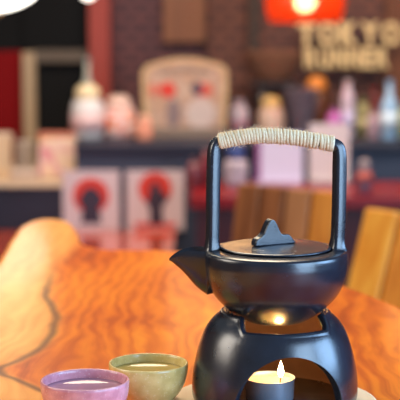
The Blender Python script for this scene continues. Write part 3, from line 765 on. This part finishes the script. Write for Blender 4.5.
# ------------------------------------------------------------------ chairs
def chair(label, topcorner, rz, mats, rail, zt=1.0, H=.36, rec=14):
    rec = math.tan(R(rec))
    e = Vector((math.cos(rz), math.sin(rz), 0)); ln = Vector((-math.sin(rz), math.cos(rz), 0))
    org = topcorner + e*(H/2) - ln*(.16+.38*rec); org.z = 0
    t = thing('wooden_chair', label, 'chair', org, rz)
    zs = .62
    obj('seat', boxx(-.2, .2, -.22, .17, zs-.03, zs, .01), mats[0], t)
    def back(u0, u1, z0, z1, y0, y1):
        bm = BM(); box(bm, ((u0+u1)/2, (y0+y1)/2, (z0+z1)/2), (u1-u0, y1-y0, z1-z0), .003)
        for v in bm.verts: v.co.y += .16+(v.co.z-.62)*rec
        return bm
    for k in range(4):
        a = -H/2+k*(H/4)
        obj('back_slat', back(a+.004, a+H/4-.004, .66, zt, -.009, .009), mats[k % len(mats)], t)
    for z in (.70, zt-.10): obj('back_rail', back(-H/2+.01, H/2-.01, z, z+.04, .0095, .026), rail, t)
    for s in (-1, 1):
        obj('back_post', back(s*(H/2-.03)-.014, s*(H/2-.03)+.014, .60, zt-.04, .0265, .046), rail, t)
        for q, y in ((0, -.19), (1, .14)):
            bm = BM(); tube(bm, [(s*.17, y, zs-.03), (s*.19, y+(.03 if q else -.02), 0)], [.019, .014], 12); obj('leg', bm, rail, t, True)
    bm = BM()
    tube(bm, [(-.178, -.198, .25), (.178, -.198, .25)], .011, 10); obj('footrest', bm, M['metal'], t, True)
    return t
chair('golden wooden high chair with slatted back at the right edge of the picture', at(367, 208, 2.65), R(-50), [M['gold'], M['gold2'], M['gold'], M['gold2']], M['brn'], rec=18)
chair('brown wooden high chair seen through the teapot handle', at(239, 188, 3.06), R(-40), [M['brn'], M['brn'], M['brn2'], M['gold2']], M['brn'], H=.27, rec=10)

# ------------------------------------------------------------------ lamps
# orange pendant
YP = 5.3; pc = at(305, 8, YP); rp = 39/F*YP
t = thing('pendant_lamp', 'orange-red pendant lamp with a bright round bulb above the bar', 'lamp', (pc.x, YP, zat(23, YP)))
m, tr_, b = nt('orange_glass_shade')
b.inputs['Base Color'].default_value = (.70, .06, .008, 1); b.inputs['Roughness'].default_value = .25
t2 = tr_.nodes.new('ShaderNodeBsdfTranslucent'); t2.inputs[0].default_value = (.95, .13, .015, 1)
t3 = tr_.nodes.new('ShaderNodeBsdfTransparent'); t3.inputs[0].default_value = (1, .80, .58, 1)
m1 = tr_.nodes.new('ShaderNodeMixShader'); m2 = tr_.nodes.new('ShaderNodeMixShader'); m1.inputs[0].default_value = .10; m2.inputs[0].default_value = .30
tr_.links.new(b.outputs[0], m1.inputs[1]); tr_.links.new(t2.outputs[0], m1.inputs[2]); tr_.links.new(m1.outputs[0], m2.inputs[1]); tr_.links.new(t3.outputs[0], m2.inputs[2])
tr_.links.new(m2.outputs[0], tr_.nodes['Material Output'].inputs[0])
obj('shade', lathe([(rp*.86, 0), (rp*.95, .014), (rp*1.02, .06), (rp, .12), (rp*.8, .16), (rp*.3, .19), (.02, .20), (.02, .197), (rp*.3, .186), (rp*.79, .156), (rp*.985, .118), (rp*1.0, .06), (rp*.935, .016), (rp*.85, .002)], 64), m, t, True)
bz = zat(1, YP)-zat(23, YP)
obj('bulb', lathe([(0, -.040), (.018, -.036), (.033, -.024), (.040, 0), (.034, .022), (.02, .04), (.014, .06), (0, .06)], 32, c=(.0, -.0, bz)), emit('warm_bulb', (1, .90, .74, 1), 50), t, True)
obj('socket', lathe([(0, bz+.061), (.018, bz+.061), (.018, .215), (0, .215)], 16), M['metal'], t, True)
bm = BM(); tube(bm, [(0, 0, .2155), (0, 0, 3.19-t.location.z)], .004, 6); obj('cord', bm, M['metal'], t)
# white globe top-left
YG = 4.6; gr = 50/F*YG; gc = at(-6, -26, YG)
t = thing('globe_lamp', 'large glowing white lantern lamp cut by the top left corner', 'lamp', (gc.x, YG, gc.z))
gp_ = [(0, -gr*.72)]+[(gr*math.cos(R(a)), gr*.72*math.sin(R(a))) for a in range(-84, 90, 6)]+[(0, gr*.72)]
obj('globe', lathe(gp_, 48), emit('lit_globe', (1, .93, .82, 1), 6), t, True)
obj('cap', lathe([(0, -gr*.80), (.022, -gr*.80), (.026, -gr*.735), (.02, -gr*.7201), (0, -gr*.7201)], 20), P('brass_cap', (190, 140, 80)), t, True)
bm = BM(); tube(bm, [(0, 0, gr*.7205), (0, 0, 3.19-gc.z)], .004, 6); obj('cord', bm, M['metal'], t)
YG = 5.4; gc = at(88, -9, YG)
t = thing('spot_lamp', 'small white lamp at the top beside the red post', 'lamp', (gc.x, YG, gc.z))
obj('bulb', lathe([(0, -.034), (.02, -.028), (.034, 0), (.026, .024), (0, .034)], 24), emit('small_lit', (1, .9, .78, 1), 4), t, True)
bm = BM(); tube(bm, [(0, 0, .0342), (0, 0, 3.19-gc.z)], .004, 6); obj('cord', bm, M['metal'], t)

# ------------------------------------------------------------------ light
def area(name, loc, tgt, sx, sy, e, col):
    l = bpy.data.lights.new(name, 'AREA'); l.shape = 'RECTANGLE'; l.size = sx; l.size_y = sy; l.energy = e; l.color = col
    o = bpy.data.objects.new(name, l); C.objects.link(o); o.location = loc
    o.rotation_euler = (Vector(tgt)-Vector(loc)).to_track_quat('-Z', 'Y').to_euler(); return o
area('window_daylight', (1.55, -.45, 1.55), (.06, 1.08, 1.2), 1.2, 1.7, 64, (.46, .70, 1))
area('window_right', (2.3, .75, 1.75), (.06, 1.05, 1.12), 1.3, 1.1, 64, (.36, .62, 1))
for px_ in (-.8, .05, .85): area('added_warm_glow', (px_, 5.0, 1.78), (.0, 1.4, 1.05), .34, .34, 1.7, (1, .52, .20))  # unseen warm panels, added for golden reflections on lid and table
area('window_side', (-1.9, 1.0, 2.0), (.0, 1.2, 1.1), 1.0, 1.0, 26, (1, .90, .78))
area('ceiling_warm', (-.3, 3.0, 3.0), (-.2, 1.8, 1.0), 1.2, 1.2, 58, (1, .82, .58))
area('bar_light', (.4, 4.2, 3.1), (.3, 5.8, 1.0), 3.0, .8, 108, (1, .82, .68))
w = bpy.data.worlds.new('world'); SC.world = w; w.use_nodes = True
w.node_tree.nodes['Background'].inputs[0].default_value = (.78, .86, 1, 1); w.node_tree.nodes['Background'].inputs[1].default_value = .22

SC.view_settings.view_transform = 'Standard'; SC.view_settings.look = 'None'; SC.view_settings.gamma = 1; SC.view_settings.use_curve_mapping = False
SC.view_settings.exposure = 0.0
SC.cycles.use_denoising = True
SC.cycles.max_bounces = 8
SC.cycles.sample_clamp_indirect = 6
